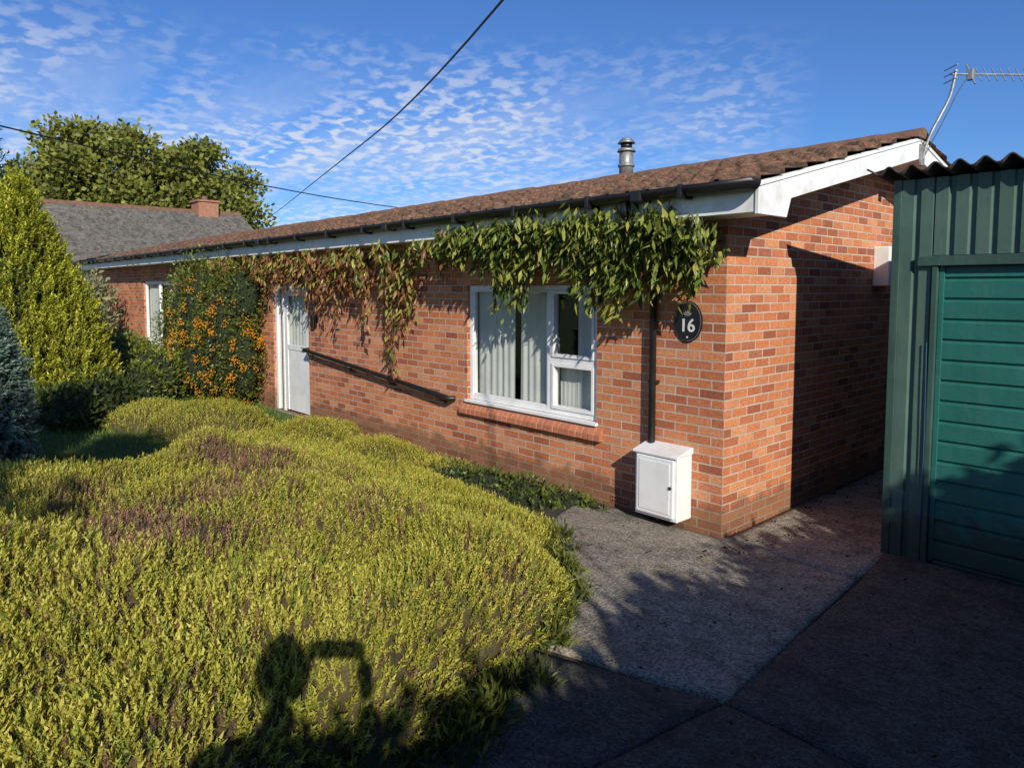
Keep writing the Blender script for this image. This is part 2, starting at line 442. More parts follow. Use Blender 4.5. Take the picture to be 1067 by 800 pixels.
slab('side_path', [(.02,6.5), (.96,6.5), (1.04,-.018), (.02,-.018)], CONC, 14, 60, .044, .003)
slab('driveway', [(.972,.68), (5.2,.68), (5.2,-2.27), (1.418,-2.27)], CONC_D, 50, 40, .050, .005)
slab('driveway', [(.15,-2.79), (1.40,-2.285), (1.2,-8), (.3,-8)], CONC_D, 20, 60, .048, .006)
slab('driveway', [(1.418,-2.292), (5.2,-2.292), (5.2,-8), (1.22,-8)], CONC_D, 50, 60, .054, .004)

# ------------------------------------------------------------------ brick house
house = group('brick_house')
XL = -21.2; DEP = 5.2
SL = .237
def zr(y): return 2.74 + SL*(min(y, DEP-y) + .35)
WIN = (-3.2, -1.31, .77, 2.03); DOOR = (-8.3, -7.05, .02, 2.06); WIN2 = (-15.7, -13.5, .72, 2.16)
def wall_front():
    bm = bmesh.new(); uvl = bm.loops.layers.uv.new('UVMap')
    holes = [WIN, DOOR, WIN2]
    gx = sorted(set([XL, 0] + [h[0] for h in holes] + [h[1] for h in holes]))
    gz = sorted(set([-.15, 2.76] + [h[2] for h in holes] + [h[3] for h in holes]))
    def quad(ps, uvs):
        f = bm.faces.new([bm.verts.new(p) for p in ps])
        for l, u in zip(f.loops, uvs): l[uvl].uv = u
    for i in range(len(gx)-1):
        for j in range(len(gz)-1):
            cx, cz = (gx[i]+gx[i+1])/2, (gz[j]+gz[j+1])/2
            if any(h[0] < cx < h[1] and h[2] < cz < h[3] for h in holes): continue
            a, b_, c_, d_ = gx[i], gx[i+1], gz[j], gz[j+1]
            quad([(a,0,c_),(b_,0,c_),(b_,0,d_),(a,0,d_)], [(a,c_),(b_,c_),(b_,d_),(a,d_)])
    for h in holes:
        a, b_, c_, d_ = h; t = .11
        quad([(a,0,c_),(a,0,d_),(a,t,d_),(a,t,c_)], [(0,c_),(0,d_),(t,d_),(t,c_)])
        quad([(b_,0,d_),(b_,0,c_),(b_,t,c_),(b_,t,d_)], [(0,d_),(0,c_),(t,c_),(t,d_)])
        quad([(a,0,d_),(b_,0,d_),(b_,t,d_),(a,t,d_)], [(a,0),(b_,0),(b_,t),(a,t)])
        quad([(a,0,c_),(a,t,c_),(b_,t,c_),(b_,0,c_)], [(a,0),(a,t),(b_,t),(b_,0)])
    for x in (0, XL):
        pts = [(0,-.15),(DEP,-.15),(DEP,2.74),(DEP/2,zr(DEP/2)-.07),(0,2.74)]
        quad([(x,p,q) for p, q in pts], [(p+.1125,q) for p, q in pts])
    quad([(XL,DEP,-.15),(0,DEP,-.15),(0,DEP,2.76),(XL,DEP,2.76)], [(XL,0),(0,0),(0,2.8),(XL,2.8)])
    me = bpy.data.meshes.new('walls'); bm.to_mesh(me); bm.free(); me.materials.append(BRICK)
    return link(bpy.data.objects.new('walls', me), house)
wall_front()

def tile_slope(name, x0, x1, ya, yb, za, zb, mat, ncourse, parent, per=.2, amp=.026, samp=8, step=.032):
    nxs = int((x1-x0)/per*samp)+1
    xs_ = np.linspace(x0, x1, nxs); ph = ((xs_-x0)/per) % 1.0
    prof = amp*(np.where(ph < .42, np.sin(ph/.42*math.pi), -.25*np.sin((ph-.42)/.58*math.pi)))
    rows = []
    r_ = np.random.default_rng(1)
    for i in range(ncourse):
        t0, t1 = i/ncourse, (i+1)/ncourse
        tileid = np.floor((xs_-x0)/per).astype(int)
        jit = r_.normal(0, .005, tileid.max()+1)[tileid]; jy = r_.normal(0, .007, tileid.max()+1)[tileid]
        for t, o in ((t0, step), (t1, 0.)):
            y = ya + (yb-ya)*t; z = za + (zb-za)*t
            rows.append(np.stack([xs_, np.full(nxs, y) + (jy if o else 0), z + prof + o + jit], -1))
    first = rows[0].copy(); first[:, 2] -= .028
    rows.insert(0, first)
    V = np.concatenate(rows); m = len(rows); I = np.arange(m*nxs).reshape(m, nxs)
    F = np.stack([I[:-1, :-1], I[:-1, 1:], I[1:, 1:], I[1:, :-1]], -1).reshape(-1, 4)
    return mesh_np(name, V, F, mat, parent)
RX0, RX1 = XL-.3, .48
tile_slope('roof', RX0, RX1, -.40, DEP/2, zr(-.40), zr(DEP/2), TILE, 9, house)
tile_slope('roof_back', RX0, RX1, DEP+.40, DEP/2, zr(DEP+.40), zr(DEP/2), TILE, 9, house)
prism_x('roof_deck', [(-.34,zr(-.34)-.02),(DEP/2,zr(DEP/2)-.015),(DEP+.34,zr(-.34)-.02),(DEP+.34,zr(-.34)-.05),(DEP/2,zr(DEP/2)-.06),(-.34,zr(-.34)-.05)], RX0+.02, RX1-.065, SOIL, house)
V = []; F = []
x = RX0
while x < RX1-.05:
    L = min(.44, RX1-x); k = len(V); jz = random.uniform(-.008, .008)
    for xx, rr in ((x, .115), (x+L+.0, .125)):
        for a in range(9):
            th = math.pi*a/8
            V.append((xx, DEP/2+rr*math.cos(th)*1.1, zr(DEP/2)-.03+jz+rr*math.sin(th)*.8))
    for a in range(8): F.append((k+a, k+a+1, k+a+10, k+a+9))
    F.append(tuple(range(k, k+9))); F.append(tuple(range(k+17, k+8, -1)))
    x += .45
pyobj('ridge_tiles', V, F, RIDGE, house, False)
box('fascia', RX0, .415, -.35, -.325, 2.52, 2.70, WHITE_BOARD, house, .003)
box('soffit', RX0, .415, -.323, -.004, 2.522, 2.535, WHITE_BOARD, house, 0)
def barge(x0, x1):
    for s, nm in ((1, 'barge_board'), (-1, 'barge_board_back')):
        P = [(-.36,2.505),(.04,2.505),(.10,zr(.1)-.2),(DEP/2,zr(DEP/2)-.215),(DEP/2,zr(DEP/2)-.012),(-.36,zr(-.36)-.012)]
        if s < 0: P = [(DEP-p, q) for p, q in P][::-1]
        prism_x(nm, P, x0, x1, WHITE_BOARD, house, .003)
barge(.418, .446); barge(RX0-.02, RX0)
for s in (0, 1):
    pts = [(-.365,zr(-.36)-.045),(DEP/2,zr(DEP/2)-.045),(DEP/2,zr(DEP/2)-.015),(-.365,zr(-.36)-.015)]
    if s: pts = [(DEP-a, b) for a, b in pts][::-1]
    prism_x('verge_strip', pts, .4475, .457, WHITE_BOARD, house)
v = [(.002,.0,zr(0)-.17),(.416,.0,zr(0)-.17),(.416,DEP/2,zr(DEP/2)-.17),(.002,DEP/2,zr(DEP/2)-.17),(.416,DEP,zr(DEP)-.17),(.002,DEP,zr(DEP)-.17)]
pyobj('verge_soffit', v, [(0,1,2,3),(3,2,4,5)], WHITE_BOARD, house)
gv = []; gf = []; n = 9; Xs = np.linspace(RX0, .46, 42); GR = .072
for xx in Xs:
    for a in range(n):
        th = math.pi + math.pi*a/(n-1)
        gv.append((xx, -.428+GR*math.cos(th), 2.735+GR*math.sin(th)))
for i in range(len(Xs)-1):
    for a in range(n-1):
        k = i*n+a; gf.append((k, k+1, k+n+1, k+n))
gf.append(tuple(range(n))); gf.append(tuple(range(len(gv)-n, len(gv))))
go = pyobj('gutter', gv, gf, BLACK, house, True); sm = go.modifiers.new('s', 'SOLIDIFY'); sm.thickness = .004
for xx in np.arange(-20.8, .4, .9):
    box('gutter_bracket', xx-.018, xx+.018, -.507, -.352, 2.645, 2.746, BLACK, house, .006)
for xx in np.arange(-18.5, .2, 3.6):
    box('gutter_joint', xx-.05, xx+.05, -.506, -.354, 2.652, 2.742, BLACK, house, .012)

def curtain(name, x0, x1, z0, z1, y, parent, gather=.10, amp=.007):
    n_ = int((x1-x0)/.012); V = []; F = []
    for i in range(n_+1):
        t = x0 + (x1-x0)*i/n_
        yy = y + amp*math.sin(t*2*math.pi/gather + .8*math.sin(t*5)) + amp*.4*math.sin(t*31)
        V += [(t, yy, z0), (t + .01*math.sin(t*17), yy*1.0+.004, z1)]
    for i in range(n_): F.append((2*i, 2*i+2, 2*i+3, 2*i+1))
    return pyobj(name, V, F, CURTAIN, parent, True)

def window(tag, W, mull, trans_z, curtains):
    x0, x1, z0, z1 = W; fy0, fy1 = .035, .10
    e = group(tag); e.parent = house
    fw = .055
    box('frame_left', x0+.002, x0+fw, fy0, fy1, z0+.002, z1-.002, WHITE, e)
    box('frame_right', x1-fw, x1-.002, fy0, fy1, z0+.002, z1-.002, WHITE, e)
    box('frame_top', x0+fw+.0005, x1-fw-.0005, fy0, fy1, z1-fw, z1-.002, WHITE, e)
    box('frame_bottom', x0+fw+.0005, x1-fw-.0005, fy0, fy1, z0+.002, z0+fw, WHITE, e)
    box('mullion', mull-.035, mull+.035, fy0, fy1, z0+fw+.0005, z1-fw-.0005, WHITE, e)
    box('cill', x0-.02, x1+.02, -.035, .034, z0-.03, z0+.001, WHITE, e)
    panes = [(x0+fw, mull-.035, z0+fw, z1-fw)]
    if trans_z:
        box('transom', mull+.0355, x1-fw-.0005, fy0, fy1, trans_z-.03, trans_z+.03, WHITE, e)
        panes += [(mull+.035, x1-fw, z0+fw, trans_z-.03), (mull+.035, x1-fw, trans_z+.03, z1-fw)]
    else: panes += [(mull+.035, x1-fw, z0+fw, z1-fw)]
    for i, (a, b, c, d) in enumerate(panes):
        s = .032 if i else .018
        y0, y1 = (.022, .09) if (i and trans_z) else (.045, .09)
        a += .001; b -= .001; c += .001; d -= .001
        box('sash_l', a, a+s, y0, y1, c, d, WHITE, e, .003); box('sash_r', b-s, b, y0, y1, c, d, WHITE, e, .003)
        box('sash_t', a+s+.0005, b-s-.0005, y0, y1, d-s, d, WHITE, e, .003); box('sash_b', a+s+.0005, b-s-.0005, y0, y1, c, c+s, WHITE, e, .003)
        pyobj('glass', [(a+s,.066,c+s),(b-s,.066,c+s),(b-s,.066,d-s),(a+s,.066,d-s)], [(0,1,2,3)], GLASS, e)
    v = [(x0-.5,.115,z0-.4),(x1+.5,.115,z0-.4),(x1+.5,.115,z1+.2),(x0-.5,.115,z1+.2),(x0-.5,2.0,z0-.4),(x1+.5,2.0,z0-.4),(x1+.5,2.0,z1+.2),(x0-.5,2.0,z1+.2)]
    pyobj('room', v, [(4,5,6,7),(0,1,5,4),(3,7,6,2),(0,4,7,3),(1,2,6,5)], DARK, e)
    for i, (a, b, zz0) in enumerate(curtains): curtain('curtain', a, b, zz0, z1-.01, .125+.012*i, e)
window('window', WIN, -1.95, 1.30, [(-3.17, -2.56, .72), (-2.48, -1.99, .72), (-1.68,-1.40,.72)])
curtain('inner_blind', -1.91, -1.36, .72, 1.27, .16, house, .05, .003)
window('far_window', WIN2, -14.6, None, [(-15.7, -15.0, .7), (-14.3, -13.5, .7)])
sill = group('brick_sill'); sill.parent = house
BR_S = simple('sill_brick', (.42,.14,.07), (.56,.21,.10), 7, .9, .5, 60, dirt=(.2,.12,.08))
MORT = simple('mortar', (.36,.31,.25), (.46,.41,.34), 30, .95, .4, 90)
x = -3.30
while x < -1.24:
    yj = random.uniform(-.003, .003)
    prism_x('sill_brick', [(-.055+yj,.610),(-.055+yj,.665),(-.002,.733),(-.002,.610)], x, x+.064, BR_S, sill, .003)
    x += .0745
prism_x('sill_mortar', [(-.048,.614),(-.048,.660),(-.0015,.727),(-.0015,.614)], -3.295, -1.25, MORT, sill)

dg = group('front_door'); dg.parent = house
x0, x1, z0, z1 = DOOR
box('frame_left', x0+.002, x0+.07, .03, .10, z0, z1-.002, WHITE, dg); box('frame_right', x1-.07, x1-.002, .03, .10, z0, z1-.002, WHITE, dg)
box('frame_top', x0+.0705, x1-.0705, .03, .10, z1-.07, z1-.002, WHITE, dg)
a, b = x0+.072, x1-.072
box('side_light_bar', a+.18, a+.24, .032, .10, z0, z1-.0705, WHITE, dg)
pyobj('side_light_glass', [(a,.07,z0),(a+.18,.07,z0),(a+.18,.07,z1-.07),(a,.07,z1-.07)], [(0,1,2,3)], GLASS, dg)
a2 = a+.245
box('leaf_stile_left', a2, a2+.11, .04, .085, z0+.03, z1-.075, WHITE, dg); box('leaf_stile_right', b-.11, b, .04, .085, z0+.03, z1-.075, WHITE, dg)
box('leaf_lower_panel', a2+.1105, b-.1105, .05, .08, z0+.03, 1.02, WHITE, dg); box('leaf_top_rail', a2+.1105, b-.1105, .04, .085, z1-.19, z1-.075, WHITE, dg)
box('leaf_mid_rail', a2+.1105, b-.1105, .04, .085, 1.0205, 1.10, WHITE, dg)
pyobj('door_glass', [(a2+.11,.06,1.10),(b-.11,.06,1.10),(b-.11,.06,z1-.19),(a2+.11,.06,z1-.19)], [(0,1,2,3)], GLASS, dg)
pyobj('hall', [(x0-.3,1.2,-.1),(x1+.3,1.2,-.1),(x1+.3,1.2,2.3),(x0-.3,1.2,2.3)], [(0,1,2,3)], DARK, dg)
curtain('door_blind', a, b, 1.0, 2.0, .12, dg, .12)
tube('door_handle', [(b-.06,.03,1.08),(b-.06,-.01,1.08),(b-.16,-.01,1.08)], .01, METAL, dg)
box('threshold', x0, x1, -.06, .10, -.03, .018, METAL_D, dg)
box('door_light', -6.86, -6.76, -.07, -.001, 1.42, 1.60, BLACK, house, .01)
fl = group('chimney_flue'); fl.parent = house
def cyl(name, c, r0, r1, z0, z1, mat, parent, n=24):
    V = [(c[0]+r*math.cos(2*math.pi*i/n), c[1]+r*math.sin(2*math.pi*i/n), z) for r, z in ((r0, z0), (r1, z1)) for i in range(n)]
    F = [tuple(range(n-1, -1, -1)), tuple(range(n, 2*n))] + [(i, (i+1) % n, n+(i+1) % n, n+i) for i in range(n)]
    o = pyobj(name, V, F, mat, parent, False)
    for p in o.data.polygons[2:]: p.use_smooth = True
    return o
fc = (-3.22, 2.75)
cyl('flashing', fc, .20, .12, 3.36, 3.50, METAL_D, fl); cyl('pipe', fc, .095, .095, 3.48, 3.86, METAL_D, fl); cyl('collar', fc, .112, .112, 3.62, 3.65, METAL_D, fl)
cyl('cowl_lower', fc, .125, .105, 3.82, 3.86, METAL_D, fl); cyl('cowl_body', fc, .075, .075, 3.86, 3.93, BLACK, fl); cyl('cowl_cap', fc, .118, .100, 3.93, 3.96, METAL, fl); cyl('cowl_top', fc, .10, .06, 3.96, 4.0, METAL_D, fl)
dp = group('drainpipe')
tube('pipe', [(-.65,-.428,2.67),(-.65,-.428,2.56),(-.65,-.05,2.34),(-.65,-.05,.06)], .031, BLACK, dp)
for z in (2.1, 1.2): box('clip', -.69, -.61, -.06, -.001, z, z+.03, BLACK, dp, .004)
cyl('outlet', (-.65,-.428), .045, .038, 2.56, 2.66, BLACK, dp)
AB = simple('terracotta_air_brick', (.30,.10,.06), (.4,.15,.08), 20, .9, .3, 80)
for ax in (-1.02, -4.6):
    e = group('air_brick'); e.parent = house
    box('grille', ax-.107, ax+.107, -.006, .02, .077, .147, AB, e, .002)
    for i in range(7):
        for j in range(2): box('slot', ax-.09+i*.028, ax-.074+i*.028, -.0075, -.0055, .088+j*.03, .105+j*.03, DARK, e, 0)
box('gable_lamp', -.001, .16, 2.75, 3.05, 2.02, 2.42, WHITE, house, .012)
mb = group('meter_box')
box('body', -.70, -.28, -.20, -.001, .13, .66, WHITE, mb, .008)
prism_x('lid', [(-.225,.645),(-.225,.665),(-.02,.715),(-.0015,.715),(-.0015,.662),(-.20,.662)], -.712, -.268, WHITE, mb, .004)
box('door', -.675, -.305, -.222, -.2005, .155, .635, WHITE, mb, .01)
box('door_inset', -.64, -.34, -.227, -.2222, .19, .60, WHITE, mb, .006)
cyl('lock', (-.33, -.228), .012, .012, .40, .42, BLACK, mb, 12)
tube('gas_pipe', [(-.55,-.08,.14),(-.55,-.08,-.02)], .02, BLACK, mb)
sg = group('house_number_sign')
def ell(name, c, rx, rz, y0, y1, mat, parent, n=48):
    V = [(c[0]+rx*math.cos(2*math.pi*i/n), y, c[1]+rz*math.sin(2*math.pi*i/n)) for y in (y0, y1) for i in range(n)]
    F = [tuple(range(n)), tuple(range(2*n-1, n-1, -1))] + [(i, n+i, n+(i+1) % n, (i+1) % n) for i in range(n)]
    o = pyobj(name, V, F, mat, parent); recalc(o); return o
SC = (-.337, 1.73)
PAINTW = simple('sign_white_paint', (.6,.6,.58), (.72,.72,.7), 10, .5, 0)
PAINTG = simple('sign_grey_paint', (.22,.22,.21), (.3,.3,.29), 10, .5, 0)
ell('rim', SC, .132, .165, -.014, -.001, BLACK, sg); ell('grey_line', SC, .123, .156, -.0155, -.0142, PAINTG, sg); ell('plate', SC, .120, .153, -.017, -.0157, BLACK, sg)
def text(s, size, x, z, y, parent, mat):
    c = bpy.data.curves.new('txt', 'FONT'); c.body = s; c.size = size; c.align_x = 'CENTER'; c.align_y = 'CENTER'; c.extrude = .0015; c.offset = .0022
    o = bpy.data.objects.new('number', c); c.materials.append(mat); o.location = (x, y, z); o.rotation_euler = (math.pi/2, 0, 0); return link(o, parent)
text('16', .145, SC[0], SC[1]-.035, -.019, sg, PAINTW)
for i in range(5):
    th = math.pi/2 + (i-2)*.5; L = .05
    p = Vector((SC[0], 0, SC[1]+.045)); d = Vector((math.cos(th), 0, math.sin(th))); t = Vector((-d.z, 0, d.x))
    pts = [p, p+d*L*.5+t*.009, p+d*L, p+d*L*.5-t*.009]
    pyobj('leaf_motif', [(q.x, -.0178, q.z) for q in pts], [(0,1,2,3)], PAINTG, sg)
ell('dot', (SC[0], SC[1]-.125), .008, .008, -.019, -.0172, PAINTW, sg, 16)
hr = group('handrail')
tube('rail', [(-7.05,-.012,1.075),(-7.02,-.09,1.07),(-3.50,-.09,.765),(-3.44,-.085,.755),(-3.42,-.012,.75)], .03, BLACK, hr)
for t in (.03, .35, .66, .97):
    xx = -7.02+t*3.52; zz = 1.07 - t*.305
    tube('bracket', [(xx,-.09,zz-.02),(xx,-.07,zz-.07),(xx,-.003,zz-.075)], .009, BLACK, hr)
    ell('bracket_plate', (xx, zz-.075), .028, .035, -.006, -.001, BLACK, hr, 16)

# ------------------------------------------------------------------ TV aerial
ta = group('tv_aerial')
A0 = Vector((.47, 2.62, 3.22))
top = Vector((.47,2.62,0)) + Rv*.28; top.z = 4.05
tube('mast', [tuple(A0), tuple(A0+Vector((.02,0,.16))), tuple(A0+Rv*.20+Vector((0,0,.50))), tuple(A0+Rv*.25+Vector((0,0,.62))), tuple(top)], .014, METAL_D, ta, True)
box('wall_bracket', .447, .475, 2.58, 2.66, 3.16, 3.36, METAL_D, ta)
b0 = top + Vector((0,0,-.04)) - Rv*.05; b1 = b0 + Rv*1.25 + Vector((0,0,.02)) + Fv*.1
tube('boom', [tuple(b0), tuple(b1)], .009, METAL_D, ta)
perp = (Fv*1.0).normalized(); up_ = Vector((0,0,1))
tilt = (perp*.55 + up_*.83).normalized()
for i in range(12):
    p = b0.lerp(b1, .22 + .065*i); L = .085
    tube('element', [tuple(p-tilt*L), tuple(p+tilt*L)], .005, METAL_D, ta)
pp = b0.lerp(b1, .16)
for s in (-.06, 0, .06): tube('reflector', [tuple(b0+up_*s-perp*.1), tuple(b0+up_*s+perp*.1)], .005, METAL_D, ta)
tube('dipole', [tuple(pp-tilt*.13), tuple(pp+tilt*.13)], .008, METAL_D, ta)
box('dipole_box', pp.x-.03, pp.x+.03, pp.y-.03, pp.y+.03, pp.z-.055, pp.z+.045, METAL_D, ta, .008)
tube('cable', [tuple(pp), tuple(pp-Vector((0,0,.12))-Rv*.1), tuple(A0+Rv*.23+Vector((0,0,.45))), tuple(A0)], .004, BLACK, ta, True)

# ------------------------------------------------------------------ garage
gar = group('garage')
GX0, GX1, GY0, GY1 = .96, 3.85, .62, 5.8
def gz(y): return 2.74 - .10*(y-GY0)
def corr(name, length, fn, ztop, zbot, per=.125):
    pts = []; t = 0
    while t < length-1e-4:
        for dt, d in ((0, 0), (per*.62, 0), (per*.70, .018), (per*.92, .018)):
            if t+dt <= length: pts.append((t+dt, d))
        t += per
    pts.append((length, 0))
    V = []; F = []
    for i, (s, d) in enumerate(pts):
        V.append(fn(s, d, zbot)); V.append(fn(s, d, ztop(s)))
        if i: F.append((2*i-2, 2*i, 2*i+1, 2*i-1))
    return pyobj(name, V, F, GREEN_WALL, gar)
DX0, DX1 = 1.265, 3.60; DZ = 2.15; ZB = .035
corr('front_panel', DX0-.04-GX0-.05, lambda s, d, z: (GX0+.05+s, GY0+d, z), lambda s: 2.76, ZB)
corr('front_header', GX1-GX0-.05-(DX0-.04-GX0-.05)-.02, lambda s, d, z: (DX0-.04+s+.001, GY0+d, z), lambda s: 2.76, DZ+.075)
corr('front_panel_right', GX1-DX1-.04, lambda s, d, z: (DX1+.041+s, GY0+.003+d, z), lambda s: DZ+.07, ZB)
corr('side_panel', GY1-GY0-.05, lambda s, d, z: (GX0+d, GY0+.05+s, z), lambda s: gz(GY0+s), ZB)
corr('side_panel_right', GY1-GY0-.05, lambda s, d, z: (GX1-d, GY0+.05+s, z), lambda s: gz(GY0+s), ZB)
pyobj('back_panel', [(GX0,GY1,0),(GX1,GY1,0),(GX1,GY1,gz(GY1)),(GX0,GY1,gz(GY1))], [(0,1,2,3)], GREEN_WALL, gar)
box('corner_post', GX0-.006, GX0+.049, GY0-.008, GY0+.047, ZB, 2.765, GREEN_TRIM, gar, .004)
box('door_post_left', DX0-.039, DX0-.002, GY0-.022, GY0+.05, ZB, DZ+.0, GREEN_TRIM, gar, .004)
box('door_post_right', DX1+.002, DX1+.04, GY0-.022, GY0+.05, ZB, DZ+.0, GREEN_TRIM, gar, .004)
box('door_lintel', DX0-.13, DX1+.10, GY0-.032, GY0+.05, DZ+.002, DZ+.07, GREEN_TRIM, gar, .004)
V = []; F = []; z = .075; prof = []
per = .142
while z < DZ-.02:
    prof += [(z, .0), (z+.014, -.014), (z+per-.020, -.014), (z+per-.006, 0.0)]
    z += per
prof.append((DZ-.003, 0))
prof = [p for p in prof if p[0] <= DZ-.003]
for i, (zz, d) in enumerate(prof):
    V += [(DX0+.03, GY0+.03+d, zz), (DX1-.03, GY0+.03+d, zz)]
    if i: F.append((2*i-2, 2*i-1, 2*i+1, 2*i))
pyobj('garage_door', V, F, GREEN_DOOR, gar)
for a, b in ((DX0, DX0+.032), (DX1-.032, DX1)): box('door_stile', a, b, GY0+.008, GY0+.035, .07, DZ-.002, GREEN_DOOR, gar, .003)
box('door_bottom_rail', DX0+.033, DX1-.033, GY0+.008, GY0+.028, .055, .078, GREEN_TRIM, gar, .003)
box('door_handle_plate', 2.35, 2.47, GY0+.004, GY0+.015, .92, .97, METAL_D, gar, .004)
tube('door_handle', [(2.41,GY0+.005,.945),(2.41,GY0-.03,.945),(2.41,GY0-.03,.90)], .008, METAL_D, gar)
pyobj('garage_dark', [(DX0,GY0+.06,0),(DX1,GY0+.06,0),(DX1,GY0+.06,DZ),(DX0,GY0+.06,DZ)], [(0,1,2,3)], DARK, gar)
V = []; F = []; nn = int((GX1-GX0+.30)/.0125)
xs_ = np.linspace(GX0-.15, GX1+.15, nn)
rowsy = np.linspace(GY0-.13, GY1+.15, 12)
pr = .024*np.cos((xs_-GX0)*2*math.pi/.146)
rows = [np.stack([xs_, np.full(nn, y), pr + gz(y)+.075], -1) for y in rowsy]
V = np.concatenate(rows); I = np.arange(len(V)).reshape(len(rowsy), nn)
Fq = np.stack([I[:-1, :-1], I[:-1, 1:], I[1:, 1:], I[1:, :-1]], -1).reshape(-1, 4)
ro = mesh_np('garage_roof', V, Fq, ROOF_SHEET, gar, smooth=True); s_ = ro.modifiers.new('s', 'SOLIDIFY'); s_.thickness = .009
BLUE = simple('blue_pipe', (.02,.08,.16), (.03,.10,.2), 5, .5, 0)
tube('water_pipe', [(DX0-.052,GY0-.024,1.62),(DX0-.045,GY0-.027,1.2),(DX0-.040,GY0-.026,.9),(DX0-.045,GY0-.025,.35)], .0035, BLUE, gar, True)

# ------------------------------------------------------------------ heather
polyA = np.array([(.97,-6.8),(.98,-3.55),(.52,-2.4),(-.04,-1.72),(-.90,-.98),(-1.8,-.80),(-3.2,-.92),(-4.3,-1.3),(-4.6,-2.0),(-3.8,-2.9),(-3.0,-3.5),(-2.7,-4.6),(-3.4,-6.8)])
def poly_d(x, y, P):
    x = np.asarray(x, float); y = np.asarray(y, float)
    ins = np.zeros(x.shape, bool); dm = np.full(x.shape, 1e9)
    for i in range(len(P)):
        (x1, y1), (x2, y2) = P[i], P[(i+1) % len(P)]
        c = ((y1 > y) != (y2 > y)) & (x < (x2-x1)*(y-y1)/((y2-y1) + 1e-12)+x1); ins ^= c
        t = np.clip(((x-x1)*(x2-x1)+(y-y1)*(y2-y1))/((x2-x1)**2+(y2-y1)**2), 0, 1)
        dm = np.minimum(dm, np.hypot(x-x1-t*(x2-x1), y-y1-t*(y2-y1)))
    return np.where(ins, dm, -dm)
def hA(x, y):
    d = poly_d(x, y, polyA) + .09*pn(x, y, 5, 21)
    wall = ss((-y-.9)/1.9)
    t = np.clip(d/.50, 0, 1)
    h = np.sqrt(np.clip(1-(1-t)**2, 0, 1))*(.13 + .32*wall)
    return h*(1 + .19*pn(x, y, 2.2, 22)) + .05*pn(x, y, 6, 23)*t + .026*pn(x, y, 13, 24)*t, d
lumps = [(-6.1,-1.75,.75,.42),(-5.0,-1.05,.6,.27),(-4.1,-.62,.55,.20),(-5.6,-.55,.5,.24),(-3.2,-.42,.42,.10),(-6.9,-2.2,.6,.34)]
def hB(x, y):
    h = np.zeros(np.shape(x))
    for a, b, r, hh in lumps:
        q = ((x-a)**2+(y-b)**2)/r**2
        h = np.maximum(h, hh*np.sqrt(np.clip(1-q, 0, 1)))
    return h + .03*pn(x, y, 8, 31)*(h > 0), h
def heather(name, hf, bb, nraw, sc, dead=None, tmpl=None):
    hg = group(name)
    x = rng.uniform(bb[0], bb[1], nraw); y = rng.uniform(bb[2], bb[3], nraw)
    h, d = hf(x, y); k = d > .015; x, y, h, d = x[k], y[k], h[k], d[k]
    e = .03
    gx_ = (hf(x+e, y)[0]-hf(x-e, y)[0])/(2*e); gy_ = (hf(x, y+e)[0]-hf(x, y-e)[0])/(2*e)
    n_ = len(x)
    nrm = np.stack([-gx_*.8, -gy_*.8, np.ones(n_)], -1)
    nrm /= np.linalg.norm(nrm, axis=1, keepdims=True)
    u = nrm + np.array([0, 0, .5]) + rng.normal(0, .26, (n_, 3))
    z = g(x, y) + h - .06 + rng.uniform(-.035, .02, n_)
    t = np.clip(rng.normal(.5, .22, n_) + .25*pn(x, y, 3.5, 41), 0, 1)[:, None]
    c = np.array([.46,.44,.05])*(1-t) + np.array([.82,.74,.14])*t
    gmask = (rng.random(n_) < .18)[:, None]; c = np.where(gmask, c*np.array([.55,.72,.7]), c)
    gb = (rng.random(n_) < .05)[:, None]; c = np.where(gb, np.array([.34,.20,.10]), c)
    if dead is not None:
        dm = dead(x, y); dk = rng.random(n_) < dm
        bc = np.array([.50,.29,.18])*rng.uniform(.5, 1.3, (n_, 1))
        c = np.where(dk[:, None], bc, c); s_k = np.where(dk, .7, 1.)
    else: s_k = np.ones(n_)
    tv, tf, ts = tmpl or sprig_t(11, .20, .048, .17, .55, .55)
    pos = np.stack([x, y, z], -1)
    scatter('sprigs', tv, tf, ts, pos, u, rng.uniform(0, 6.28, n_), rng.uniform(.06, .125, n_)*sc*s_k, c, FOL_H, hg)
    xs_ = np.linspace(bb[0], bb[1], 200); ys_ = np.linspace(bb[2], bb[3], 180)
    XX, YY = np.meshgrid(xs_, ys_); hh, dd = hf(XX, YY)
    ZZ = g(XX, YY) + np.where(dd > 0, hh-.045, -.06)
    V = np.stack([XX, YY, ZZ], -1).reshape(-1, 3); I = np.arange(len(V)).reshape(180, 200)
    mesh_np('twigs', V, np.stack([I[:-1, :-1], I[:-1, 1:], I[1:, 1:], I[1:, :-1]], -1).reshape(-1, 4), UNDER, hg, smooth=True)
def deadf(x, y):
    m = 1.7*np.exp(-(((x+1.15)/.85)**2+((y+3.75)/.5)**2)) + 1.1*np.exp(-(((x+2.5)/1.2)**2+((y+2.7)/.55)**2)) + .5*np.exp(-(((x+.6)/1.0)**2+((y+2.5)/.6)**2)) + .08
    return np.clip(m*(.65+.7*pn(x, y, 4, 51)), 0, .93)
heather('heather_bush', hA, (-5.0, 1.2, -6.0, -.6), 84000, 1.0, deadf)
heather('heather_bush', hB, (-7.8, -2.6, -3.0, 0), 26000, 1.0, None, sprig_t(9, .23, .055, .16, .55, .55))

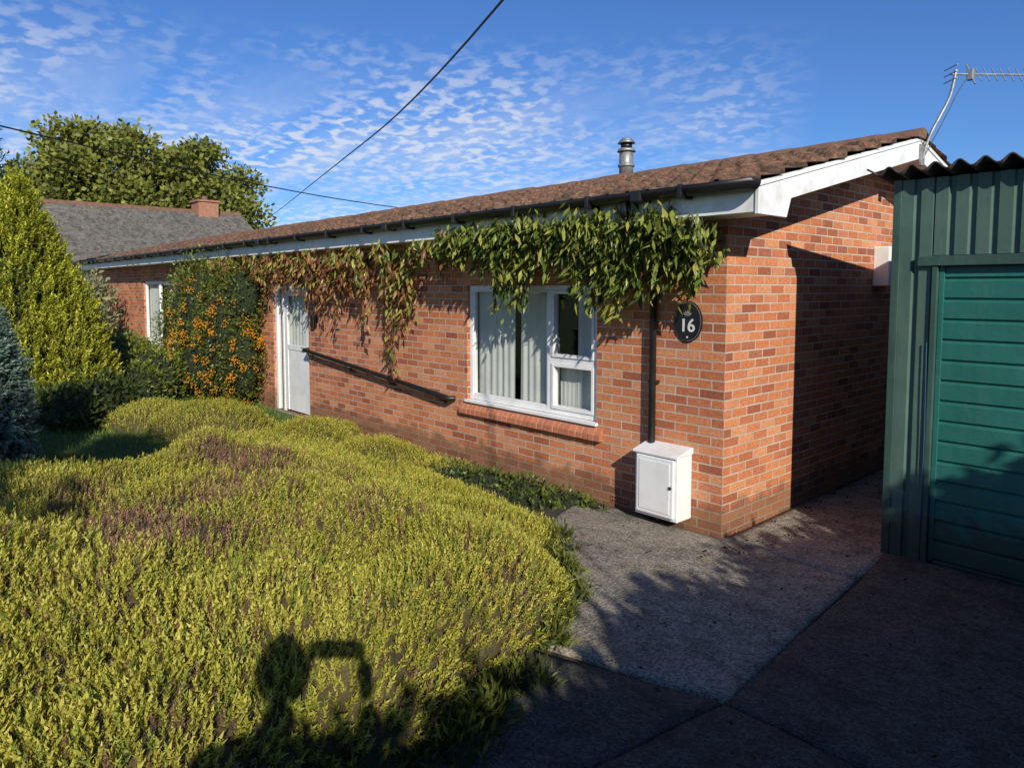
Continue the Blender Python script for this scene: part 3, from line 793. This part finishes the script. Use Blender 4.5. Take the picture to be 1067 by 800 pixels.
# ------------------------------------------------------------------ generic shrubs / trees
def clumps_to_leaves(clumps, n, shell=(.75, 1.08), rs=None):
    r_ = rs or rng
    C = np.array([c[0] for c in clumps], float); Rr = np.array([c[1] for c in clumps], float)
    wgt = (Rr.prod(1))**(2/3); wgt /= wgt.sum()
    idx = r_.choice(len(clumps), n, p=wgt)
    d = r_.normal(size=(n, 3)); d /= np.linalg.norm(d, axis=1, keepdims=True)
    rad = r_.uniform(shell[0], shell[1], n)
    rad *= 1 + .14*np.sin(d[:, 0]*9+idx)*np.sin(d[:, 1]*8+1.3*idx)*np.sin(d[:, 2]*9)
    return C[idx] + d*rad[:, None]*Rr[idx], d, rad, idx
def shrub(name, clumps, n, size, c1, c2, tmpl, shell=(.7, 1.08), core=.72, upb=.3, out=.8, mat=FOL, parent=None, dark=.6, rnd=.7, taper=None):
    e = parent or group(name)
    pos, d, rad, idx = clumps_to_leaves(clumps, n, shell)
    if taper:
        cx, cy, zb, zt, ex_ = taper
        f = np.clip((zt-pos[:, 2])/(zt-zb), .0, 1)**ex_
        pos[:, 0] = cx + (pos[:, 0]-cx)*f; pos[:, 1] = cy + (pos[:, 1]-cy)*f
    k = pos[:, 2] > g(pos[:, 0], pos[:, 1])-.02; pos, d, rad, idx = pos[k], d[k], rad[k], idx[k]; n = len(pos)
    u = d*out + np.array([0, 0, upb]) + rng.normal(0, rnd, (n, 3))
    t = np.clip(rng.beta(2, 2, n) + .12*np.sin(idx*2.1), 0, 1)[:, None]
    c = np.array(c1)*(1-t) + np.array(c2)*t
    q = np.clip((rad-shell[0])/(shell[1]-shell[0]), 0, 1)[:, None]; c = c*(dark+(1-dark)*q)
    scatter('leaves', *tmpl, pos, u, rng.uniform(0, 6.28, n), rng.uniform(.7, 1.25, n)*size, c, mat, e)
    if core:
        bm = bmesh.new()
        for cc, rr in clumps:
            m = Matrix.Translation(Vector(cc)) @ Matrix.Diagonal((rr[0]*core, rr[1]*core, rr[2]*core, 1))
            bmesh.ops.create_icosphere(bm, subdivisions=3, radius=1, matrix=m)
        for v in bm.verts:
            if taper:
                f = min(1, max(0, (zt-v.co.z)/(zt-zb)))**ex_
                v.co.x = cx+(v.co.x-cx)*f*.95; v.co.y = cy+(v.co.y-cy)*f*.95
        me = bpy.data.meshes.new('dark_core'); bm.to_mesh(me); bm.free(); me.materials.append(SHADEC)  # solid dark ellipsoids, added to make the foliage opaque
        link(bpy.data.objects.new('dark_core', me), e)
    return e
LEAF = leaf_t(); LEAFW = leaf_t(.3, .05, .1); QUAD = quad_t(); NEED = sprig_t(9, .32, .07, .22)
def limb_mesh(name, segs, mat, parent, n=8):
    V = []; F = []
    for (p0, r0, p1, r1) in segs:
        p0 = Vector(p0); p1 = Vector(p1); d = (p1-p0).normalized(); a = d.orthogonal().normalized(); b = d.cross(a); k = len(V)
        for p, r in ((p0, r0), (p1, r1)):
            for i in range(n):
                th = 2*math.pi*i/n; V.append(p + (a*math.cos(th)+b*math.sin(th))*r)
        for i in range(n): F.append((k+i, k+(i+1) % n, k+n+(i+1) % n, k+n+i))
    return pyobj(name, V, F, mat, parent, True)
def tree(name, base, crown_c, crown_r, nclump, nleaf, size, c1, c2, seed, tr=.25, clr=.32, dark=.55):
    r_ = random.Random(seed); e = group(name); cl = []; segs = []
    b = Vector(base); cc = Vector(crown_c); fork = Vector((b.x+r_.uniform(-.2,.2), b.y, cc.z - crown_r[2]*.75))
    segs.append((b, tr*1.3, b.lerp(fork, .25), tr)); segs.append((b.lerp(fork, .25), tr, fork, tr*.75))
    for i in range(nclump):
        while True:
            d = Vector((r_.uniform(-1,1), r_.uniform(-1,1), r_.uniform(-1,1)))
            if .35 < d.length < 1: break
        p = cc + Vector((d.x*crown_r[0], d.y*crown_r[1], d.z*crown_r[2]))
        s = r_.uniform(.6, 1.25)*clr*min(crown_r)
        cl.append((tuple(p), (s*1.15, s*1.15, s*.85)))
        m = fork.lerp(p, .5) + Vector((0, 0, .12*crown_r[2])); segs += [(fork, tr*.4, m, tr*.2), (m, tr*.2, p, tr*.06)]
    limb_mesh('trunk', segs, BARK, e)
    shrub(name, cl, nleaf, size, c1, c2, QUAD, (.35, 1.15), 0, .2, .6, parent=e, dark=dark)
    return e

def cw(fwd, lat, z):
    p = CAM + Fv*fwd + Rv*lat; return (p.x, p.y, z)
TG1, TG2 = (.13,.155,.025), (.38,.39,.075)
tree('background_tree', (-38.3,6.1,0), (-38.3,6.3,7.0), (4.6,5.7,3.2), 85, 38000, .27, TG1, TG2, 5, .4, .31)
tree('background_tree', (-46,-4,0), (-46,-4,4.2), (5,7,1.8), 24, 6000, .45, (.08,.11,.03), (.18,.2,.05), 8, .35, .4)
tree('garden_tree', (2.0,12.0,0), (2.15,9.4,4.45), (.9,1.2,1.2), 14, 2600, .13, (.07,.11,.03), (.2,.26,.06), 9, .1, .32)

nb = group('neighbour_house')
NB_W = simple('neighbour_render', (.5,.47,.42), (.6,.57,.5), 2, .9, .3, 20)
box('walls', -32.2, -24.0, -1.3, 6.9, 0, 2.75, NB_W, nb, 0)
def slope_y(name, y0, y1, xa, xb, za, zb, mat, nc, parent):
    o = tile_slope(name, y0, y1, xa, xb, za, zb, mat, nc, parent, per=.25, amp=.014, samp=4, step=.035)
    co_ = np.empty(len(o.data.vertices)*3, dtype=np.float32); o.data.vertices.foreach_get('co', co_); co_ = co_.reshape(-1, 3)
    co_[:, [0, 1]] = co_[:, [1, 0]]; o.data.vertices.foreach_set('co', co_.ravel()); o.data.flip_normals(); o.data.update(); return o
slope_y('roof', -2.3, 7.2, -23.5, -28.1, 2.8, 5.15, TILE_G, 18, nb)
slope_y('roof_back', -2.3, 7.2, -32.7, -28.1, 2.8, 5.15, TILE_G, 18, nb)
pyobj('gable', [(-24,-1.3,2.75),(-32.2,-1.3,2.75),(-28.1,-1.3,5.05)], [(0,1,2)], NB_W, nb)
prism_x('ridge', [(-2.3,5.11),(7.2,5.11),(7.2,5.25),(-2.3,5.25)], -28.2, -28.0, RIDGE, nb)
box('fascia', -23.62, -23.5, -2.3, 7.2, 2.62, 2.80, WHITE_BOARD, nb)
box('chimney_stack', -28.5, -27.6, 5.3, 6.1, 4.4, 5.55, CHIM, nb); box('chimney_cap', -28.56, -27.54, 5.24, 6.16, 5.552, 5.63, CHIM, nb)
cyl('chimney_pot', (-28.05, 5.7), .14, .11, 5.63, 5.82, RIDGE, nb)

# shrubs and conifers left
shrub('golden_conifer', [((-9.0,-3.2,1.45),(.80,.80,1.9)),((-8.65,-2.75,1.0),(.55,.5,1.3)),((-9.5,-3.9,1.2),(.75,.7,1.6))], 15000, .18, (.34,.40,.03), (.85,.82,.08), NEED, (.82,1.08), .82, .9, .5, dark=.45, rnd=.22, taper=(-9.15,-3.35,.2,3.55,.42))
shrub('tall_conifer', [((-13.65,-3.65,3.4),(.62,.62,3.4)),((-13.65,-3.65,6.0),(.40,.40,1.6))], 8000, .22, (.03,.055,.015), (.10,.16,.04), NEED, (.75,1.1), .78, .5, .7, dark=.5, rnd=.3)
shrub('blue_conifer', [((-5.05,-4.24,1.0),(.44,.44,1.15))], 7500, .11, (.18,.30,.21), (.42,.58,.46), NEED, (.84,1.08), .84, .3, .9, dark=.5, rnd=.3, taper=(-5.05,-4.24,.2,2.35,.5))
shrub('low_hedge', [((-11.4,-1.6,.5),(1.0,.8,.60)),((-10.2,-1.4,.45),(.8,.6,.5)),((-12.6,-1.5,.55),(.9,.8,.6)),((-9.3,-1.9,.35),(.6,.5,.45))], 12000, .07, (.09,.13,.02), (.30,.34,.05), LEAF, (.85,1.1), .86, .4, .8, mat=FOL_GLOSS)
shrub('dark_shrub', [((-8.2,-2.6,.35),(.6,.5,.42)),((-7.4,-3.2,.3),(.7,.5,.42))], 5000, .09, (.03,.05,.012), (.10,.14,.03), LEAF, (.8,1.12), .82, .4, .7)
shrub('pale_shrub', [((-17.2,-.9,1.5),(.85,.6,.9)),((-16.3,-1.0,1.1),(.6,.5,.8)),((-18.5,-1.2,1.2),(.8,.6,1.0))], 4000, .13, (.18,.19,.08), (.45,.45,.24), LEAF, (.5,1.15), .4, .3, .6)
py = shrub('pyracantha_bush', [((-9.2,-.42,1.15),(.70,.42,1.2)),((-10.2,-.45,1.35),(.7,.45,1.2)),((-11.2,-.4,1.25),(.7,.4,1.15)),((-9.9,-.6,.6),(1.0,.45,.65)),((-8.8,-.3,1.85),(.5,.28,.55)),((-8.75,-.35,.8),(.38,.3,.75)),((-11.9,-.35,1.0),(.6,.4,.9))], 17000, .065, (.06,.085,.014), (.25,.29,.045), LEAF, (.8,1.2), .78, .3, .8, mat=FOL_GLOSS)
ov = np.array([(1,0,0),(-1,0,0),(0,1,0),(0,-1,0),(0,0,1),(0,0,-1)], float); of = np.array([(0,2,4),(2,1,4),(1,3,4),(3,0,4),(2,0,5),(1,2,5),(3,1,5),(0,3,5)])
bc, d, _, _ = clumps_to_leaves([((-9.2,-.42,1.0),(.72,.46,.8)),((-8.75,-.35,.8),(.38,.33,.7)),((-10.0,-.6,.65),(.95,.5,.6)),((-10.3,-.45,1.3),(.7,.5,.8))], 250, (1.04, 1.18))
bp_ = np.repeat(bc, 18, 0) + rng.normal(0, 1, (250*18, 3))*np.array([.05,.03,.04])
bcol = np.array([.90,.38,.02])*rng.uniform(.75, 1.0, (len(bp_), 1))
scatter('berries', ov, of, np.ones(6), bp_, rng.normal(size=(len(bp_), 3)), rng.uniform(0, 6, len(bp_)), np.full(len(bp_), .015), bcol, FOL_GLOSS, py)

# ------------------------------------------------------------------ climbing vine on the front
vine = group('climbing_vine')
kx = np.array([-10.0,-9.0,-8.0,-7.0,-6.2,-5.6,-5.0,-4.4,-3.9,-3.4,-2.8,-2.2,-1.7,-1.0,-.5,-.1,.12])
kl = np.array([ .45,  .40, .28, .35, .50, .55, .62, .90, .45, .26, .22, .58, .30, .62, .50,.42, .25])
kd = np.array([ .55, .55,  .5, .6,  .65,  .65,  .6,  .75, .55, .55, .65, .85, .8, .95, .95,.9, .5])
P_ = []; U_ = []; C_ = []; stems = []
for i in range(560):
    x0 = random.uniform(-10, .12) if random.random() < .70 else random.uniform(-3.0, .12)
    if random.random() > np.interp(x0, kx, kd)*.85: continue
    L = np.interp(x0, kx, kl)*random.choice([.3,.45,.6,.8,1.0,1.15,1.5 if x0 < -1.2 else 1.25])*random.uniform(.85, 1.15)
    y0 = -random.uniform(.06, .34); zt = 2.52 + (random.uniform(-.04, .14) if -3.2 < x0 < -.2 else random.uniform(-.12, .02))
    if -2.2 < x0 < -.6 and random.random() < .25: zt += .08
    if zt > 2.5: y0 = -random.uniform(.36, .50)
    n_ = int(L/.034)+2; xx, yy = x0, y0; red = np.clip((-x0-2.8)/2.6, 0, .9); path = []
    dx = random.uniform(-.2, .2)
    for j in range(n_):
        t = j/n_; zz = zt - L*t; xx += dx*.03 + random.gauss(0, .008); yy += (-.12-yy)*.03
        path.append((xx, yy, zz))
        for q in range(2 if random.random() < .6 else 1):
            P_.append((xx+random.gauss(0, .035), yy+random.gauss(0, .035), zz+random.gauss(0, .02)))
            U_.append((random.gauss(0, .38), -.28+random.gauss(0, .3), -.9+random.gauss(0, .22)))
            r_ = random.random()
            if r_ < red*(.4+.7*t): c = random.choice([(.26,.08,.05), (.34,.16,.06), (.20,.085,.04), (.42,.28,.08)])
            elif r_ > .76: c = (.38,.37,.08)
            else: c = random.choice([(.12,.17,.03), (.18,.24,.04), (.25,.29,.05), (.08,.115,.025)])
            C_.append(np.array(c)*random.uniform(.75, 1.2))
    stems.append(path)
P_ = np.array(P_); U_ = np.array(U_); C_ = np.array(C_)
scatter('leaves', *leaf_t(.15, .05, .2), P_, U_, rng.uniform(-.9, .9, len(P_)), rng.uniform(.08, .15, len(P_)), C_, FOL_GLOSS, vine)
c = bpy.data.curves.new('stems', 'CURVE'); c.dimensions = '3D'; c.bevel_depth = .0025; c.bevel_resolution = 1
for path in stems:
    s = c.splines.new('POLY'); s.points.add(len(path)-1)
    for p, q in zip(s.points, path): p.co = (*q, 1)
hz = [(-10+.25*i, -.045-.03*abs(math.sin(i*1.3)), 2.40+.05*math.sin(i*.9)) for i in range(41)]
s = c.splines.new('POLY'); s.points.add(len(hz)-1)
for p, q in zip(s.points, hz): p.co = (*q, 1); p.radius = 4
c.materials.append(BARK); link(bpy.data.objects.new('stems', c), vine)

# ------------------------------------------------------------------ low plants, grass, litter
shrub('ivy', [((-1.45,-.28,.05),(.32,.22,.12)),((-1.9,-.32,.05),(.35,.25,.16)),((-1.15,-.22,.03),(.2,.13,.07)),((-2.4,-.4,.05),(.4,.3,.14)),((-1.6,-.6,.07),(.35,.2,.12)),((-2.9,-.45,.05),(.4,.3,.12))], 2400, .05, (.05,.08,.02), (.20,.26,.05), LEAFW, (.6,1.1), .6, .8, .5, mat=FOL_GLOSS)
ex = []
E = [(.95,-4.6),(.99,-3.6),(.58,-2.55),(.08,-1.85),(-.82,-1.08)]
for i in range(60):
    t = random.random()*(len(E)-1); k = int(t); f = t-k
    xx = E[k][0]*(1-f)+E[k+1][0]*f + random.gauss(0, .05)+.03; yy = E[k][1]*(1-f)+E[k+1][1]*f + random.gauss(0, .05)
    s = random.uniform(.06, .13); ex.append(((xx, yy, float(g(xx, yy))+.04), (s, s, s*.8)))
shrub('edging_plant', ex, 6500, .06, (.06,.09,.015), (.24,.26,.04), leaf_t(.12,.03,.2), (.4,1.2), .5, .6, .9)
def gblades(name, n, xr, yr, cond=None):
    x = rng.uniform(*xr, n); y = rng.uniform(*yr, n)
    if cond is not None: k = cond(x, y); x, y = x[k], y[k]
    m = len(x); pos = np.stack([x, y, g(x, y)], -1); u = rng.normal(0, .3, (m, 3)); u[:, 2] = 1
    t = rng.random((m, 1)); c = np.array([.07,.13,.02])*(1-t)+np.array([.22,.32,.05])*t
    scatter(name, *leaf_t(.05,.02,.25), pos, u, rng.uniform(0, 6.28, m), rng.uniform(.04, .09, m), c, FOL)
gblades('grass', 40000, (-12, -3.0), (-6, -.1), lambda x, y: (poly_d(x, y, polyA) < .05))
gblades('weeds', 350, (1.1, 1.6), (-2.5, -2.1), lambda x, y: (np.abs((y+2.28)) < .03) & (rng.random(len(x)) < np.exp(-((x-1.42)/.12)**2)))
m = 260; x = rng.uniform(-.6, 4.0, m); y = rng.uniform(-4.5, .5, m); k = (poly_d(x, y, polyA) < 0); x, y = x[k], y[k]
x2 = rng.uniform(.03, .5, 200); y2 = rng.uniform(-.7, 3.5, 200); x = np.concatenate([x, x2]); y = np.concatenate([y, y2]); m = len(x)
u = rng.normal(0, 1, (m, 3)); u[:, 2] = np.abs(u[:, 2])*.15
cc = np.array([(.07,.04,.02), (.04,.028,.018), (.10,.06,.03), (.03,.022,.015)])[rng.integers(0, 4, m)]
scatter('fallen_leaves', *leaf_t(.25,.08,.15), np.stack([x, y, g(x, y)+.062], -1), u, rng.uniform(0, 6, m), rng.uniform(.015, .04, m), cc, FOL)

# ------------------------------------------------------------------ overhead cables
tube('overhead_cable', [cw(-3.5,2.6,4.0), cw(6,.204,4.30), cw(18,-4.9,4.68), cw(30,-9.95,5.06), cw(40,-14.2,5.5)], .011, BLACK, None, True)
tube('overhead_cable', [cw(4,-15,5.7), cw(15,-10.4,5.30), cw(21,-7.8,5.05), cw(28,-4.92,5.14), cw(36,-1.5,5.5)], .017, BLACK, None, True)

# ------------------------------------------------------------------ unseen shade casters on the other side of the drive (behind the viewer)
hc = []; r_ = random.Random(4)
for i in range(34):
    yy = -9.5 + i*.29; hgt = 2.98 + .12*math.sin(i*1.1) + r_.uniform(-.08, .08)
    hc.append(((5.55+r_.uniform(-.1,.1), yy, hgt-.75), (.65,.45,.75)))
hg = shrub('tall_hedge', hc, 24000, .13, (.03,.05,.012), (.09,.12,.03), LEAFW, (.75,1.1), .9, .4, .8)
box('dark_core_box', 5.1, 6.0, -9.6, .1, .3, 2.72, SHADEC, hg, .1)  # solid box added inside the hedge to keep its cast shadow dense
tree('added_shade_tree', (6.0,-9.7,.4), (5.6,-9.35,6.0), (.9,1.15,.9), 20, 9000, .15, (.04,.06,.015), (.12,.15,.03), 12, .14, .5)  # unseen tree, added so its crown shades the left of the garden

# photographer standing behind the camera
ph = group('photographer')
CLOTH = simple('dark_jacket', (.03,.035,.05), (.05,.055,.07), 20, .9, .4, 90); TROU = simple('jeans', (.04,.06,.10), (.06,.08,.13), 20, .9, .4, 120)
SKIN = simple('skin', (.45,.27,.2), (.5,.31,.23), 8, .5, .1, 80); HAIR = simple('hair', (.05,.03,.02), (.08,.05,.03), 30, .7, .5, 90)
O = CAM - Fv*.42 - Rv*.10; O.z = float(g(O.x, O.y))+.05
def W3(r, f, u): return O + Rv*r + Fv*f + Vector((0, 0, u))
def skin(name, nodes, edges, mat, root=0, sub=2):
    me = bpy.data.meshes.new(name); me.from_pydata([tuple(W3(*n[:3])) for n in nodes], edges, []); me.update()
    o = bpy.data.objects.new(name, me); link(o, ph); me.materials.append(mat)
    o.modifiers.new('skin', 'SKIN')
    for i, n in enumerate(nodes):
        sv = me.skin_vertices[0].data[i]; sv.radius = (n[3], n[4] if len(n) > 4 else n[3]); sv.use_root = (i == root)
    s = o.modifiers.new('sub', 'SUBSURF'); s.levels = sub; s.render_levels = sub
    return o
skin('jacket', [(0,0,.92,.17,.12),(0,0,1.15,.15,.11),(0,-.01,1.35,.18,.12),(0,0,1.48,.07),(-.19,0,1.40,.07),(-.25,.10,1.16,.052),(-.03,.30,1.42,.038),(.19,0,1.40,.07),(.28,.10,1.18,.052),(.22,.30,1.42,.038)],
     [(0,1),(1,2),(2,3),(2,4),(4,5),(5,6),(2,7),(7,8),(8,9)], CLOTH)
skin('trousers', [(0,0,.92,.15,.11),(-.10,0,.82,.09),(-.12,.02,.48,.065),(-.13,-.01,.10,.05),(.10,0,.82,.09),(.13,.02,.48,.065),(.14,-.01,.10,.05)], [(0,1),(1,2),(2,3),(0,4),(4,5),(5,6)], TROU)
skin('shoes', [(-.13,-.05,.05,.045),(-.14,.08,.045,.045),(-.15,.17,.035,.035)], [(0,1),(1,2)], BLACK)
skin('shoe_right', [(.14,-.05,.05,.045),(.15,.08,.045,.045),(.16,.17,.035,.035)], [(0,1),(1,2)], BLACK)
skin('neck', [(0,0,1.46,.055),(0,.015,1.58,.052)], [(0,1)], SKIN)
bm = bmesh.new(); bmesh.ops.create_uvsphere(bm, u_segments=32, v_segments=24, radius=1)
for v in bm.verts:
    a, f_, z = v.co.x, v.co.y, v.co.z
    wd = .074*(1-.22*max(0, -z)); dp_ = .094*(1-.12*max(0, -z)); fx = a*wd; ff = f_*dp_; uu = z*.118
    if f_ > .6 and abs(a) < .22 and -.35 < z < .15: ff += .022*(1-abs(a)/.22)*(1-abs(z+.15)/.35 if abs(z+.15) < .35 else 0)
    if f_ > .5 and .0 < z < .22 and .2 < abs(a) < .55: ff -= .007
    if f_ > .6 and -.62 < z < -.42 and abs(a) < .35: ff += .005
    v.co = W3(fx, ff+.02, uu+1.68)
me = bpy.data.meshes.new('head'); bm.to_mesh(me); bm.free(); me.materials.append(SKIN)
for p in me.polygons: p.use_smooth = True
link(bpy.data.objects.new('head', me), ph)
bm = bmesh.new(); bmesh.ops.create_uvsphere(bm, u_segments=32, v_segments=24, radius=1)
bmesh.ops.delete(bm, geom=[v for v in bm.verts if (v.co.z < .25 and v.co.y > -.05) or v.co.z < -.45], context='VERTS')
for v in bm.verts:
    q = v.co.copy(); v.co = W3(q.x*.082, q.y*.102+.012, q.z*.125+1.687)
me = bpy.data.meshes.new('hair'); bm.to_mesh(me); bm.free(); me.materials.append(HAIR)
link(bpy.data.objects.new('hair', me), ph)
for s in (-1, 1):
    skin('ear', [(s*.074,.01,1.70,.014,.008),(s*.078,.0,1.675,.012,.007),(s*.074,.012,1.655,.009,.006)], [(0,1),(1,2)], SKIN)
    skin('eye', [(s*.03,.104,1.70,.009),(s*.032,.104,1.70,.009)], [(0,1)], PAINTW)
pc = (.10, .375, 1.565)
hw, hh, ht = .073, .036, .004
vs = [W3(pc[0]+a*hw, pc[1]+b*ht, pc[2]+c*hh) for a, b, c in ((-1,-1,-1),(1,-1,-1),(1,1,-1),(-1,1,-1),(-1,-1,1),(1,-1,1),(1,1,1),(-1,1,1))]
po = pyobj('phone', vs, [(0,3,2,1),(4,5,6,7),(0,1,5,4),(1,2,6,5),(2,3,7,6),(3,0,4,7)], BLACK, ph); bv = po.modifiers.new('b', 'BEVEL'); bv.width = .003; bv.segments = 3
for s in (-1, 1):
    ex_ = pc[0]+s*hw; wr = (-.03 if s < 0 else .22)
    nodes = [(wr,.30,1.42,.026,.02),(ex_+s*.03,.335,1.50,.032,.016),(ex_+s*.028,.345,1.54,.030,.015)]; edges = [(0,1),(1,2)]
    skin('hand', nodes, edges, SKIN)
    for i, (dz, L) in enumerate(((.03,1.0),(.012,1.1),(-.006,1.0),(-.022,.8))):
        b0_ = (ex_+s*.026, .352, 1.55+dz*.8)
        skin('finger', [(*b0_, .0095), (ex_+s*.016,.372,1.558+dz,.009), (ex_-s*.008*L,.386,1.56+dz,.008), (ex_-s*.032*L,.384,1.56+dz,.007)], [(0,1),(1,2),(2,3)], SKIN)
    skin('thumb', [(ex_+s*.03,.338,1.525,.012),(ex_+s*.012,.352,1.545,.010),(ex_-s*.014,.362,1.552,.009)], [(0,1),(1,2)], SKIN)
print('DONE verts', sum(len(m.vertices) for m in bpy.data.meshes))
